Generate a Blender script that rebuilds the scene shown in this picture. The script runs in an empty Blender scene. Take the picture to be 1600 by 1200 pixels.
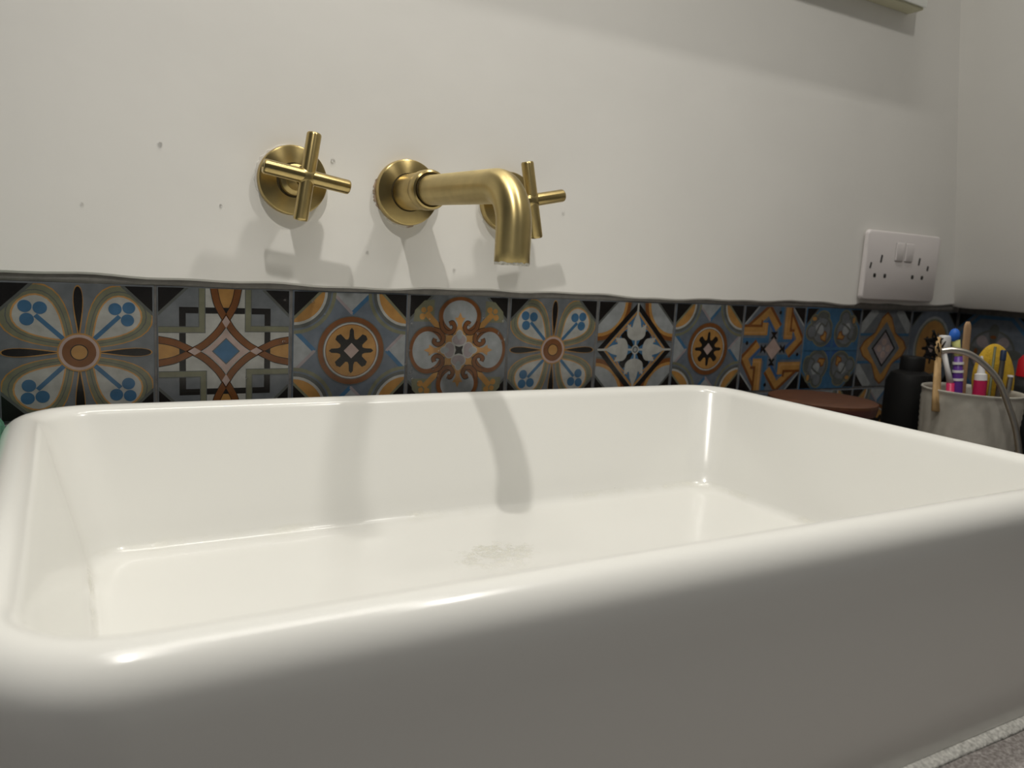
import bpy, bmesh, math, random
from mathutils import Vector, Matrix

random.seed(7)
SC = bpy.context.scene
COL = SC.collection
PI = math.pi

# ------------------------------------------------------------------ camera
cam_d = bpy.data.cameras.new('camera')
cam = bpy.data.objects.new('camera', cam_d)
COL.objects.link(cam)
SC.camera = cam
YAW, PITCH, ROLL = 0.52156, -0.15200, 0.05789
fw = Vector((math.sin(YAW) * math.cos(PITCH), math.cos(YAW) * math.cos(PITCH), math.sin(PITCH)))
rt0 = Vector((math.cos(YAW), -math.sin(YAW), 0))
up0 = rt0.cross(fw)
rt = rt0 * math.cos(ROLL) + up0 * math.sin(ROLL)
up = up0 * math.cos(ROLL) - rt0 * math.sin(ROLL)
cam.matrix_world = Matrix(((rt.x, up.x, -fw.x, 0.0422), (rt.y, up.y, -fw.y, -0.64596),
                           (rt.z, up.z, -fw.z, 0.03142), (0, 0, 0, 1)))
cam_d.sensor_width = 36.0
cam_d.lens = 1229.94 / 1600 * 36.0
cam_d.clip_start = 0.01
cam_d.dof.use_dof = True
cam_d.dof.focus_distance = 0.60
cam_d.dof.aperture_fstop = 8.5

# ------------------------------------------------------------------ world, lights, exposure
w = bpy.data.worlds.new('room_air')
SC.world = w
w.use_nodes = True
w.node_tree.nodes['Background'].inputs[0].default_value = (0.93, 0.96, 1.0, 1)
w.node_tree.nodes['Background'].inputs[1].default_value = 0.078
SC.view_settings.view_transform = 'Standard'
SC.view_settings.look = 'None'
SC.view_settings.gamma = 1.0
SC.view_settings.exposure = 0.0
SC.view_settings.use_curve_mapping = False


def ceiling_lamp(loc, aim, watts, size, blend, radius=0.022, col=(1.0, 0.955, 0.87)):
    d = bpy.data.lights.new('downlight', 'SPOT')
    d.energy = watts
    d.color = col
    d.spot_size = math.radians(size)
    d.spot_blend = blend
    d.shadow_soft_size = radius
    o = bpy.data.objects.new('downlight', d)
    COL.objects.link(o)
    o.location = loc
    o.rotation_euler = (Vector(aim) - Vector(loc)).to_track_quat('-Z', 'Y').to_euler()
    return o


LC = (1.0, 0.965, 0.90)
ceiling_lamp((0.571, -0.538, 0.85), (0.35, -0.20, 0.0), 8.0, 140, 1.0, 0.030, LC)
ceiling_lamp((0.024, -0.577, 0.85), (0.24, -0.26, -0.17), 14.5, 88, 1.0, 0.014, LC)
pd = bpy.data.lights.new('overhead_fill', 'AREA')  # added strip of fill light overhead to brighten the basin, no known fixture
pd.shape = 'RECTANGLE'
pd.size, pd.size_y = 0.9, 0.03
pd.energy = 6.0
pd.color = LC
po = bpy.data.objects.new('overhead_fill', pd)
COL.objects.link(po)
po.location = (0.30, -0.26, 1.34)


# ------------------------------------------------------------------ materials
def lin(c):
    return tuple(((v / 255) / 12.92 if v / 255 <= 0.04045 else ((v / 255 + 0.055) / 1.055) ** 2.4) for v in c)


def mat(name, col, rough=0.5, metal=0.0, var=0.0, vscale=60.0, bump=0.0, bscale=200.0, spec=0.5, coat=0.0,
        trans=0.0, ior=1.45, stretch=None):
    m = bpy.data.materials.new(name)
    m.use_nodes = True
    nt = m.node_tree
    b = nt.nodes['Principled BSDF']
    b.inputs['Base Color'].default_value = (*col, 1)
    b.inputs['Roughness'].default_value = rough
    b.inputs['Metallic'].default_value = metal
    b.inputs['Specular IOR Level'].default_value = spec
    b.inputs['Coat Weight'].default_value = coat
    b.inputs['Transmission Weight'].default_value = trans
    b.inputs['IOR'].default_value = ior
    tc = nt.nodes.new('ShaderNodeTexCoord')
    vec = tc.outputs['Object']
    if stretch:
        mp = nt.nodes.new('ShaderNodeMapping')
        mp.inputs['Scale'].default_value = stretch
        nt.links.new(vec, mp.inputs['Vector'])
        vec = mp.outputs['Vector']
    if var:
        n = nt.nodes.new('ShaderNodeTexNoise')
        n.inputs['Scale'].default_value = vscale
        n.inputs['Detail'].default_value = 5
        nt.links.new(vec, n.inputs['Vector'])
        r = nt.nodes.new('ShaderNodeValToRGB')
        r.color_ramp.elements[0].position = 0.3
        r.color_ramp.elements[1].position = 0.7
        r.color_ramp.elements[0].color = (*[max(0, v * (1 - var)) for v in col], 1)
        r.color_ramp.elements[1].color = (*[min(1, v * (1 + var)) for v in col], 1)
        nt.links.new(n.outputs['Fac'], r.inputs['Fac'])
        nt.links.new(r.outputs['Color'], b.inputs['Base Color'])
    if bump:
        n2 = nt.nodes.new('ShaderNodeTexNoise')
        n2.inputs['Scale'].default_value = bscale
        n2.inputs['Detail'].default_value = 3
        nt.links.new(vec, n2.inputs['Vector'])
        bp = nt.nodes.new('ShaderNodeBump')
        bp.inputs['Strength'].default_value = bump
        bp.inputs['Distance'].default_value = 0.001
        nt.links.new(n2.outputs['Fac'], bp.inputs['Height'])
        nt.links.new(bp.outputs['Normal'], b.inputs['Normal'])
    return m


M = {}
M['paint'] = mat('white_wall_paint', (0.80, 0.785, 0.745), 0.55, var=0.02, vscale=9, bump=0.25, bscale=45)
M['ceiling'] = mat('ceiling_paint', (0.78, 0.77, 0.72), 0.7, var=0.02, vscale=6)
M['floor'] = mat('floor_tile_grey', (0.22, 0.21, 0.20), 0.5, var=0.1, vscale=20)
M['grout'] = mat('grey_grout', (0.11, 0.105, 0.10), 0.85, var=0.25, vscale=120, bump=0.4, bscale=500)
M['mortar'] = mat('grey_mortar_edge', (0.21, 0.20, 0.185), 0.85, var=0.15, vscale=90, bump=0.5, bscale=300)
M['brass'] = mat('brushed_brass', (0.50, 0.385, 0.17), 0.31, 1.0, var=0.12, vscale=70, bump=0.06, bscale=160)
M['brass_spout'] = mat('satin_brass', (0.57, 0.45, 0.205), 0.35, 1.0, var=0.14, vscale=45, bump=0.03, bscale=120)
M['brass_hub'] = mat('brushed_brass_hub', (0.50, 0.385, 0.17), 0.33, 1.0, var=0.12, vscale=70)
for k_ in ('brass', 'brass_spout'):      # finish turned on a lathe: highlights run along the axis
    nt_ = M[k_].node_tree
    tg = nt_.nodes.new('ShaderNodeTangent')
    tg.direction_type = 'UV_MAP'
    tg.uv_map = 'UVMap'
    b_ = nt_.nodes['Principled BSDF']
    b_.inputs['Anisotropic'].default_value = 0.75
    nt_.links.new(tg.outputs[0], b_.inputs['Tangent'])
M['brass_dark'] = mat('dark_joint', (0.06, 0.045, 0.02), 0.6, 0.5)
M['limescale'] = mat('limescale_rim', (0.62, 0.60, 0.54), 0.7, var=0.3, vscale=500, bump=0.6, bscale=900)
M['black'] = mat('black_plastic', (0.005, 0.005, 0.005), 0.6, spec=0.25)
M['socket'] = mat('socket_plastic', (0.70, 0.66, 0.65), 0.35)
M['socket_hole'] = mat('socket_slot_black', (0.02, 0.018, 0.018), 0.6)
M['socket_line'] = mat('socket_seam_grey', (0.30, 0.28, 0.27), 0.5)
M['cabinet'] = mat('cabinet_board', (0.62, 0.60, 0.43), 0.5, var=0.04, vscale=20)
M['mirror'] = mat('mirror_glass', (0.85, 0.87, 0.86), 0.02, 1.0)
M['steel'] = mat('brushed_steel', (0.50, 0.47, 0.42), 0.3, 1.0, var=0.08, vscale=120)
M['wood_lid'] = mat('reddish_wood', (0.075, 0.027, 0.011), 0.45, var=0.25, vscale=30, stretch=(1, 8, 1))
M['wood_edge'] = mat('dark_red_wood', (0.06, 0.014, 0.010), 0.5, var=0.2, vscale=60)
M['jar'] = mat('amber_yellow_jar', (0.26, 0.14, 0.015), 0.25, var=0.1, vscale=60)
M['knit'] = mat('knit_ceramic', (0.42, 0.40, 0.35), 0.55, var=0.08, vscale=90)
M['bamboo'] = mat('bamboo_wood', (0.48, 0.31, 0.14), 0.6, var=0.15, vscale=60, stretch=(6, 6, 1))
M['stick'] = mat('pale_wood_stick', (0.42, 0.26, 0.14), 0.6, var=0.15, vscale=50, stretch=(6, 6, 1))
M['purple'] = mat('purple_plastic', (0.11, 0.035, 0.26), 0.35)
M['white'] = mat('white_plastic', (0.75, 0.74, 0.73), 0.35)
M['pink'] = mat('magenta_plastic', (0.55, 0.02, 0.10), 0.35)
M['blue'] = mat('blue_bristle', (0.02, 0.13, 0.55), 0.5)
M['lime'] = mat('pale_yellow_bristle', (0.55, 0.55, 0.20), 0.6)
M['sponge'] = mat('yellow_sponge', (0.58, 0.36, 0.03), 0.9, var=0.12, vscale=200, bump=0.8, bscale=700)
M['dark_metal'] = mat('dark_grey_metal', (0.16, 0.15, 0.14), 0.35, 0.8)
M['navy'] = mat('navy_tip', (0.015, 0.03, 0.07), 0.4)
M['green_stick'] = mat('olive_stick', (0.10, 0.11, 0.05), 0.5)
M['red'] = mat('red_plastic', (0.50, 0.01, 0.02), 0.35)
M['green_cloth'] = mat('green_terry_cloth', (0.09, 0.26, 0.17), 0.95, var=0.35, vscale=260, bump=1.0, bscale=600)
M['chrome'] = mat('chrome', (0.75, 0.75, 0.75), 0.12, 1.0)
M['drop'] = mat('water', (1, 1, 1), 0.02, trans=1.0, ior=1.33)
M['sealant'] = mat('granular_white_sealant', (0.58, 0.57, 0.53), 0.8, var=0.35, vscale=420, bump=0.8, bscale=700)


def stone_mat():
    m = mat('speckled_grey_worktop', (0.3, 0.28, 0.27), 0.45, bump=0.15, bscale=300)
    nt = m.node_tree
    b = nt.nodes['Principled BSDF']
    tc = nt.nodes['Texture Coordinate']
    n = nt.nodes.new('ShaderNodeTexNoise')
    n.inputs['Scale'].default_value = 420
    n.inputs['Detail'].default_value = 4
    n.inputs['Roughness'].default_value = 0.7
    r = nt.nodes.new('ShaderNodeValToRGB')
    e = r.color_ramp.elements
    e[0].position, e[0].color = 0.33, (0.16, 0.135, 0.125, 1)
    e[1].position, e[1].color = 0.66, (0.50, 0.47, 0.45, 1)
    x = e.new(0.5)
    x.color = (0.30, 0.275, 0.26, 1)
    nt.links.new(tc.outputs['Object'], n.inputs['Vector'])
    nt.links.new(n.outputs['Fac'], r.inputs['Fac'])
    nt.links.new(r.outputs['Color'], b.inputs['Base Color'])
    return m


M['stone'] = stone_mat()


def ceramic_mat():
    """white glaze with limescale: a patch under the spout and a broken line along the foot of the walls"""
    base = (0.81, 0.805, 0.765)
    m = mat('white_sanitary_glaze', base, 0.20, coat=0.22)
    nt = m.node_tree
    L = nt.links.new
    b = nt.nodes['Principled BSDF']
    b.inputs['Coat Roughness'].default_value = 0.10
    tc = nt.nodes['Texture Coordinate'].outputs['Object']
    sep = nt.nodes.new('ShaderNodeSeparateXYZ')
    L(tc, sep.inputs[0])

    def math_(op, a, bb=None, c=None, clamp=False):
        n = nt.nodes.new('ShaderNodeMath')
        n.operation = op
        n.use_clamp = clamp
        for i, v in enumerate((a, bb, c)):
            if v is None:
                continue
            if isinstance(v, (int, float)):
                n.inputs[i].default_value = v
            else:
                L(v, n.inputs[i])
        return n.outputs[0]

    def noise(sc, det=4, ro=0.6):
        n = nt.nodes.new('ShaderNodeTexNoise')
        n.inputs['Scale'].default_value = sc
        n.inputs['Detail'].default_value = det
        n.inputs['Roughness'].default_value = ro
        L(tc, n.inputs['Vector'])
        return n.outputs['Fac']

    X, Y, Z = sep.outputs
    # patch below the spout
    dx = math_('DIVIDE', math_('SUBTRACT', X, 0.300), 0.030)
    dy = math_('DIVIDE', math_('SUBTRACT', Y, -0.190), 0.026)
    d = math_('SQRT', math_('ADD', math_('MULTIPLY', dx, dx), math_('MULTIPLY', dy, dy)))
    nz = noise(55, 5)
    d = math_('ADD', d, math_('MULTIPLY', math_('SUBTRACT', nz, 0.5), 2.2))
    inside = math_('SUBTRACT', 1.0, math_('DIVIDE', d, 1.0), clamp=True)
    top = math_('MULTIPLY_ADD', dy, 0.45, 0.55, clamp=True)
    rid = math_('SUBTRACT', 1.0, math_('MULTIPLY', math_('ABSOLUTE', math_('SUBTRACT', noise(95, 5, 0.65), 0.5)), 9.0), clamp=True)
    crust = math_('MULTIPLY', math_('MULTIPLY', inside, 4.0, clamp=True), math_('MULTIPLY', rid, top))
    # line at the foot of the walls (height band near the floor)
    hz = math_('SUBTRACT', 1.0, math_('ABSOLUTE', math_('DIVIDE', math_('SUBTRACT', Z, -0.1655), 0.0042)), clamp=True)
    back = math_('GREATER_THAN', Y, -0.30)
    line = math_('MULTIPLY', math_('MULTIPLY', hz, back), math_('MULTIPLY', math_('SUBTRACT', noise(24, 5), 0.47), 5.0, clamp=True))
    mask = math_('MULTIPLY', math_('ADD', crust, math_('MULTIPLY', line, 0.7)), 0.5, clamp=True)
    mix = nt.nodes.new('ShaderNodeMix')
    mix.data_type = 'RGBA'
    mix.inputs[6].default_value = (*base, 1)
    mix.inputs[7].default_value = (0.60, 0.585, 0.44, 1)
    L(mask, mix.inputs[0])
    # sparse dark specks
    vo = nt.nodes.new('ShaderNodeTexVoronoi')
    vo.inputs['Scale'].default_value = 24
    L(tc, vo.inputs['Vector'])
    rad = math_('MULTIPLY', math_('SUBTRACT', noise(9, 1), 0.44), 0.12, clamp=True)
    sp = math_('LESS_THAN', vo.outputs['Distance'], rad)
    sp = math_('MULTIPLY', sp, math_('GREATER_THAN', Y, -0.40))
    sp = math_('MULTIPLY', sp, math_('LESS_THAN', Z, -0.088))
    mix2 = nt.nodes.new('ShaderNodeMix')
    mix2.data_type = 'RGBA'
    L(mix.outputs[2], mix2.inputs[6])
    mix2.inputs[7].default_value = (0.20, 0.18, 0.14, 1)
    L(math_('MULTIPLY', sp, 0.7), mix2.inputs[0])
    L(mix2.outputs[2], b.inputs['Base Color'])
    bp = nt.nodes.new('ShaderNodeBump')
    bp.inputs['Strength'].default_value = 0.6
    bp.inputs['Distance'].default_value = 0.0008
    L(math_('ADD', crust, math_('MULTIPLY', line, 0.6)), bp.inputs['Height'])
    L(bp.outputs['Normal'], b.inputs['Normal'])
    L(math_('ADD', 0.20, math_('MULTIPLY', mask, 0.5)), b.inputs['Roughness'])
    return m


M['ceramic'] = ceramic_mat()


# ------------------------------------------------------------------ helpers
def obj(name, bm, m, parent=None, smooth=False, angle=None):
    me = bpy.data.meshes.new(name)
    bmesh.ops.recalc_face_normals(bm, faces=bm.faces)
    bm.to_mesh(me)
    bm.free()
    for mm in (m if isinstance(m, (list, tuple)) else [m]):
        me.materials.append(mm)
    o = bpy.data.objects.new(name, me)
    COL.objects.link(o)
    if smooth:
        me.polygons.foreach_set('use_smooth', [True] * len(me.polygons))
        if angle:
            me.set_sharp_from_angle(angle=math.radians(angle))
    if parent:
        o.parent = parent
    return o


def thing(name, label, cat, loc=(0, 0, 0), group=None):
    o = bpy.data.objects.new(name, None)
    o.empty_display_size = 0.02
    COL.objects.link(o)
    o.location = loc
    return tag(o, label, cat, group)


def tag(o, label, cat, group=None):
    o['label'] = label
    o['category'] = cat
    if group:
        o['group'] = group
    return o


def struct(o, label=None):
    o['kind'] = 'structure'
    if label:
        o['label'] = label
    return o


def box_bm(x0, x1, y0, y1, z0, z1, bev=0.0, seg=2):
    bm = bmesh.new()
    bmesh.ops.create_cube(bm, size=1)
    for v in bm.verts:
        v.co = Vector(((x0 + x1) / 2 + v.co.x * (x1 - x0), (y0 + y1) / 2 + v.co.y * (y1 - y0),
                       (z0 + z1) / 2 + v.co.z * (z1 - z0)))
    if bev:
        bmesh.ops.bevel(bm, geom=bm.edges[:], offset=bev, segments=seg, profile=0.5, affect='EDGES')
    return bm


def loft(bm, rings, close_start=True, close_end=True):
    vr = [[bm.verts.new(p) for p in r] for r in rings]
    n = len(vr[0])
    uvl = bm.loops.layers.uv.get('UVMap') or bm.loops.layers.uv.new('UVMap')
    for k, (a, b) in enumerate(zip(vr, vr[1:])):
        for i in range(n):
            j = (i + 1) % n
            f = bm.faces.new((a[i], a[j], b[j], b[i]))
            for lp, uv in zip(f.loops, ((k, i), (k, i + 1), (k + 1, i + 1), (k + 1, i))):
                lp[uvl].uv = uv
    if close_start:
        bm.faces.new(vr[0][::-1])
    if close_end:
        bm.faces.new(vr[-1])
    return vr


def frame_for(t):
    t = t.normalized()
    a = Vector((0, 0, 1)) if abs(t.z) < 0.9 else Vector((1, 0, 0))
    n = t.cross(a).normalized()
    return n, t.cross(n).normalized()


def lathe_bm(profile, origin, axis, n=40, bm=None, close=True):
    """profile: list of (distance along axis, radius)"""
    bm = bm or bmesh.new()
    axis = Vector(axis).normalized()
    u, v = frame_for(axis)
    o = Vector(origin)
    rings = [[o + axis * s + (u * math.cos(2 * PI * k / n) + v * math.sin(2 * PI * k / n)) * r for k in range(n)]
             for s, r in profile]
    loft(bm, rings, close, close)
    return bm


def tube_bm(pts, radius, n=24, bm=None, flat=None, caps=True):
    """tube along points with parallel transported frame; radius number or list; flat = (a, b) cross-section factors"""
    bm = bm or bmesh.new()
    pts = [Vector(p) for p in pts]
    T = []
    for i in range(len(pts)):
        a = pts[max(0, i - 1)]
        b = pts[min(len(pts) - 1, i + 1)]
        T.append((b - a).normalized())
    u, v = frame_for(T[0])
    rings = []
    for i, p in enumerate(pts):
        if i:
            q = T[i - 1].rotation_difference(T[i])
            u = q @ u
            v = q @ v
        r = radius[i] if isinstance(radius, (list, tuple)) else radius
        fa, fb = flat or (1, 1)
        rings.append([p + (u * math.cos(2 * PI * k / n) * fa + v * math.sin(2 * PI * k / n) * fb) * r for k in range(n)])
    loft(bm, rings, caps, caps)
    return bm


def catmull(pts, per=8):
    pts = [Vector(p) for p in pts]
    P = [pts[0] * 2 - pts[1]] + pts + [pts[-1] * 2 - pts[-2]]
    out = []
    for i in range(1, len(P) - 2):
        for k in range(per):
            t = k / per
            a, b, c, d = P[i - 1:i + 3]
            out.append(0.5 * ((2 * b) + (c - a) * t + (2 * a - 5 * b + 4 * c - d) * t * t + (3 * b - a - 3 * c + d) * t ** 3))
    out.append(pts[-1])
    return out


# ------------------------------------------------------------------ printed tiles
PITCH_T = 0.1015
HALF = 0.0500
TE = 0.74     # print colours below are the photograph's values under about this much light
PAL_RGB = dict(grey=(80, 83, 86), bluegrey=(74, 80, 88), white=(128, 128, 124), pale=(112, 115, 116), pink=(132, 116, 110),
               olive=(86, 86, 70), ochre=(128, 95, 52), ochre2=(138, 104, 64), brown=(86, 52, 25), black=(17, 15, 14),
               blue=(46, 76, 102), deepblue=(40, 66, 104), lav=(112, 104, 106), edge=(66, 68, 66))
PAL = {}
for k_, c_ in PAL_RGB.items():
    PAL[k_] = mat('tile_print_' + k_, tuple(min(0.9, v / TE) for v in lin(c_)), 0.22, var=0.16, vscale=90, bump=0.05,
                  bscale=300)
M['tile_side'] = mat('tile_body', (0.25, 0.24, 0.22), 0.6)


class Print:
    def __init__(self, bg):
        self.bg = bg
        self.items = []
        self.layer = 0

    def next(self):
        self.layer += 1
        return self

    def poly(self, col, pts, rots=1):
        """painter's order: each call is one layer; rots=4 repeats it turned by quarter turns"""
        self.next()
        for k in range(rots):
            c, s = round(math.cos(k * PI / 2)), round(math.sin(k * PI / 2))
            self.items.append((col, self.layer, [(x * c - y * s, x * s + y * c) for x, y in pts]))
        return self

    def disc(self, col, cx, cy, rx, ry=None, rots=1, n=36, rot=0.0):
        ry = ry or rx
        ca, sa = math.cos(rot), math.sin(rot)
        pts = []
        for k in range(n):
            a, b = rx * math.cos(2 * PI * k / n), ry * math.sin(2 * PI * k / n)
            pts.append((cx + a * ca - b * sa, cy + a * sa + b * ca))
        return self.poly(col, pts, rots)

    def stroke(self, col, pts, wd, rots=1, smooth=False, close=False):
        if smooth:
            pts = [(p.x, p.y) for p in catmull([(x, y, 0) for x, y in pts], 6)]
        if close:
            pts = list(pts) + [pts[0]]
        self.next()
        n = len(pts)
        L, R = [], []
        for i in range(n):
            def dirn(a, b):
                d = Vector((b[0] - a[0], b[1] - a[1]))
                return d.normalized()
            if close and i in (0, n - 1):
                d1, d2 = dirn(pts[-2], pts[0]), dirn(pts[0], pts[1])
            else:
                d1 = dirn(pts[max(i - 1, 0)], pts[max(i, 1)])
                d2 = dirn(pts[min(i, n - 2)], pts[min(i + 1, n - 1)])
            n1, n2 = Vector((-d1.y, d1.x)), Vector((-d2.y, d2.x))
            m_ = (n1 + n2)
            m_ = m_ / max(0.35, m_.dot(n1)) if m_.length > 1e-6 else n1
            L.append((pts[i][0] + m_.x * wd / 2, pts[i][1] + m_.y * wd / 2))
            R.append((pts[i][0] - m_.x * wd / 2, pts[i][1] - m_.y * wd / 2))
        for k in range(rots):
            c, s = round(math.cos(k * PI / 2)), round(math.sin(k * PI / 2))
            for i in range(n - 1):
                q = [L[i], L[i + 1], R[i + 1], R[i]]
                self.items.append((col, self.layer, [(x * c - y * s, x * s + y * c) for x, y in q]))
        return self

    def drop(self, col, s0, s1, wmax, ang, rots=4, n=28, pw=0.6):
        """teardrop along direction ang, point at s0, round end at s1"""
        pts = []
        for k in range(n):
            th = 2 * PI * k / n
            f = (1 - math.cos(th)) / 2
            s = s0 + (s1 - s0) * f
            wd = wmax * math.sin(th) * (f ** pw) * 1.25
            pts.append((s * math.cos(ang) - wd * math.sin(ang), s * math.sin(ang) + wd * math.cos(ang)))
        return self.poly(col, pts, rots)

    def corners(self, leg=0.42, line='edge'):
        if line:
            self.poly(line, [(1, 1 - leg - 0.06), (1, 1), (1 - leg - 0.06, 1)], 4)
        return self.poly('black', [(1, 1 - leg), (1, 1), (1 - leg, 1)], 4)


def clip_square(pts, lim=0.988):
    for ax in (0, 1):
        for sg in (1, -1):
            out = []
            for i in range(len(pts)):
                a, b = pts[i - 1], pts[i]
                ia, ib = sg * a[ax] <= lim, sg * b[ax] <= lim
                if ia != ib:
                    t = (sg * lim - a[ax]) / (b[ax] - a[ax])
                    out.append((a[0] + t * (b[0] - a[0]), a[1] + t * (b[1] - a[1])))
                if ib:
                    out.append(b)
            pts = out
            if len(pts) < 3:
                return []
    # drop near duplicates
    q = []
    for p in pts:
        if not q or (p[0] - q[-1][0]) ** 2 + (p[1] - q[-1][1]) ** 2 > 1e-8:
            q.append(p)
    if len(q) > 2 and (q[0][0] - q[-1][0]) ** 2 + (q[0][1] - q[-1][1]) ** 2 < 1e-8:
        q.pop()
    return q if len(q) > 2 else []


def gear_star(P, col, ra, rb, rin):
    pts = []
    for k in range(8):
        a = k * PI / 4
        if k % 2 == 0:
            for da, r in ((-0.30, rin), (-0.17, ra * 0.62), (-0.10, ra * 0.9), (0, ra), (0.10, ra * 0.9), (0.17, ra * 0.62), (0.30, rin)):
                pts.append((r * math.cos(a + da), r * math.sin(a + da)))
        else:
            for da, r in ((-0.30, rin * 1.06), (-0.19, rb), (0.0, rb * 1.06), (0.19, rb), (0.30, rin * 1.06)):
                pts.append((r * math.cos(a + da), r * math.sin(a + da)))
    return P.poly(col, pts)


def diamond(P, col, a, b=None):
    b = b or a
    return P.poly(col, [(a, 0), (0, b), (-a, 0), (0, -b)])


def pat_petals():
    P = Print('grey')
    D = PI / 4
    P.drop('ochre', 0.06, 1.20, 0.465, D)
    P.drop('olive', 0.08, 1.18, 0.445, D)
    P.drop('edge', 0.14, 1.125, 0.372, D)
    P.drop('olive', 0.16, 1.11, 0.357, D)
    P.drop('ochre2', 0.22, 1.065, 0.312, D)
    P.drop('white', 0.26, 1.04, 0.290, D)
    P.corners(0.40)
    P.stroke('blue', [(0.20, 0.20), (0.54, 0.54)], 0.062, 4)
    P.disc('blue', 0.665, 0.665, 0.088, rots=4, n=20)
    P.disc('blue', 0.48, 0.645, 0.09, rots=4, n=20)
    P.disc('blue', 0.645, 0.48, 0.09, rots=4, n=20)
    P.drop('ochre', 0.10, 0.985, 0.080, 0, pw=0.9)
    P.drop('black', 0.24, 0.965, 0.070, 0, pw=0.9)
    P.disc('ochre', 0, 0, 0.285).disc('pink', 0, 0, 0.262).disc('brown', 0, 0, 0.222).disc('black', 0, 0, 0.118)
    P.disc('ochre', 0, 0, 0.105)
    return P


def pat_knot():
    P = Print('grey').corners(0.40)
    P.poly('white', [(-0.36, -1), (0.36, -1), (0.36, 1), (-0.36, 1)])
    P.poly('white', [(-1, -0.36), (1, -0.36), (1, 0.36), (-1, 0.36)])
    P.poly('ochre', [(-0.15, 1), (0.15, 1), (0.0, 0.52)], 4)
    P.stroke('black', [(0.645, 0.645), (-0.645, 0.645), (-0.645, -0.645), (0.645, -0.645)], 0.095, close=True)
    P.stroke('edge', [(0.34, 1.02), (0.34, 0.36), (1.02, 0.36)], 0.105, 4)
    P.stroke('olive', [(0.34, 1.02), (0.34, 0.36), (1.02, 0.36)], 0.08, 4)
    cv = [(-0.19, 1.02), (-0.13, 0.75), (0.0, 0.5), (0.12, 0.31), (0.31, 0.12), (0.5, 0.0), (0.75, -0.13), (1.02, -0.19)]
    P.stroke('black', cv, 0.118, 4, smooth=True)
    P.stroke('brown', cv, 0.098, 4, smooth=True)
    P.poly('pink', [(0.06, 0.47), (0, 0.57), (-0.06, 0.47), (0, 0.37)], 4)
    ast = [(0.36, 0), (0.22, 0.10), (0.10, 0.22), (0, 0.36)]
    pts = []
    for k in range(4):
        c, s = round(math.cos(k * PI / 2)), round(math.sin(k * PI / 2))
        pts += [(x * c - y * s, x * s + y * c) for x, y in ast[:-1]]
    P.poly('pink', pts)
    diamond(P, 'edge', 0.215)
    diamond(P, 'blue', 0.195)
    return P


def pat_star(big=False):
    P = Print('bluegrey')
    if not big:
        P.poly('pale', [(-0.40, 1), (0, 0.62), (0.40, 1)], 4)
        P.stroke('blue', [(0.0, 0.64), (0.38, 1.02)], 0.07, 4)
        P.stroke('lav', [(0.0, 0.64), (-0.38, 1.02)], 0.05, 4)
        P.disc('olive', 1, 1, 0.72, rots=4).disc('bluegrey', 1, 1, 0.66, rots=4).disc('edge', 1, 1, 0.63, rots=4)
        P.disc('white', 1, 1, 0.57, rots=4).disc('ochre', 1, 1, 0.525, rots=4)
        P.corners(0.43, 'olive')
        P.disc('edge', 0, 0, 0.60).disc('brown', 0, 0, 0.585).disc('edge', 0, 0, 0.50).disc('white', 0, 0, 0.485)
        P.disc('brown', 0, 0, 0.458).disc('ochre', 0, 0, 0.445)
        gear_star(P, 'black', 0.395, 0.345, 0.205)
        diamond(P, 'pink', 0.135)
    else:
        P.corners(0.40)
        P.disc('pale', 0, 0.02, 0.80, 0.86).disc('olive', 0, 0.02, 0.73, 0.79).disc('ochre', 0, 0.02, 0.66, 0.74)
        gear_star(P, 'black', 0.45, 0.40, 0.25)
        diamond(P, 'pink', 0.14)
    return P


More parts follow.
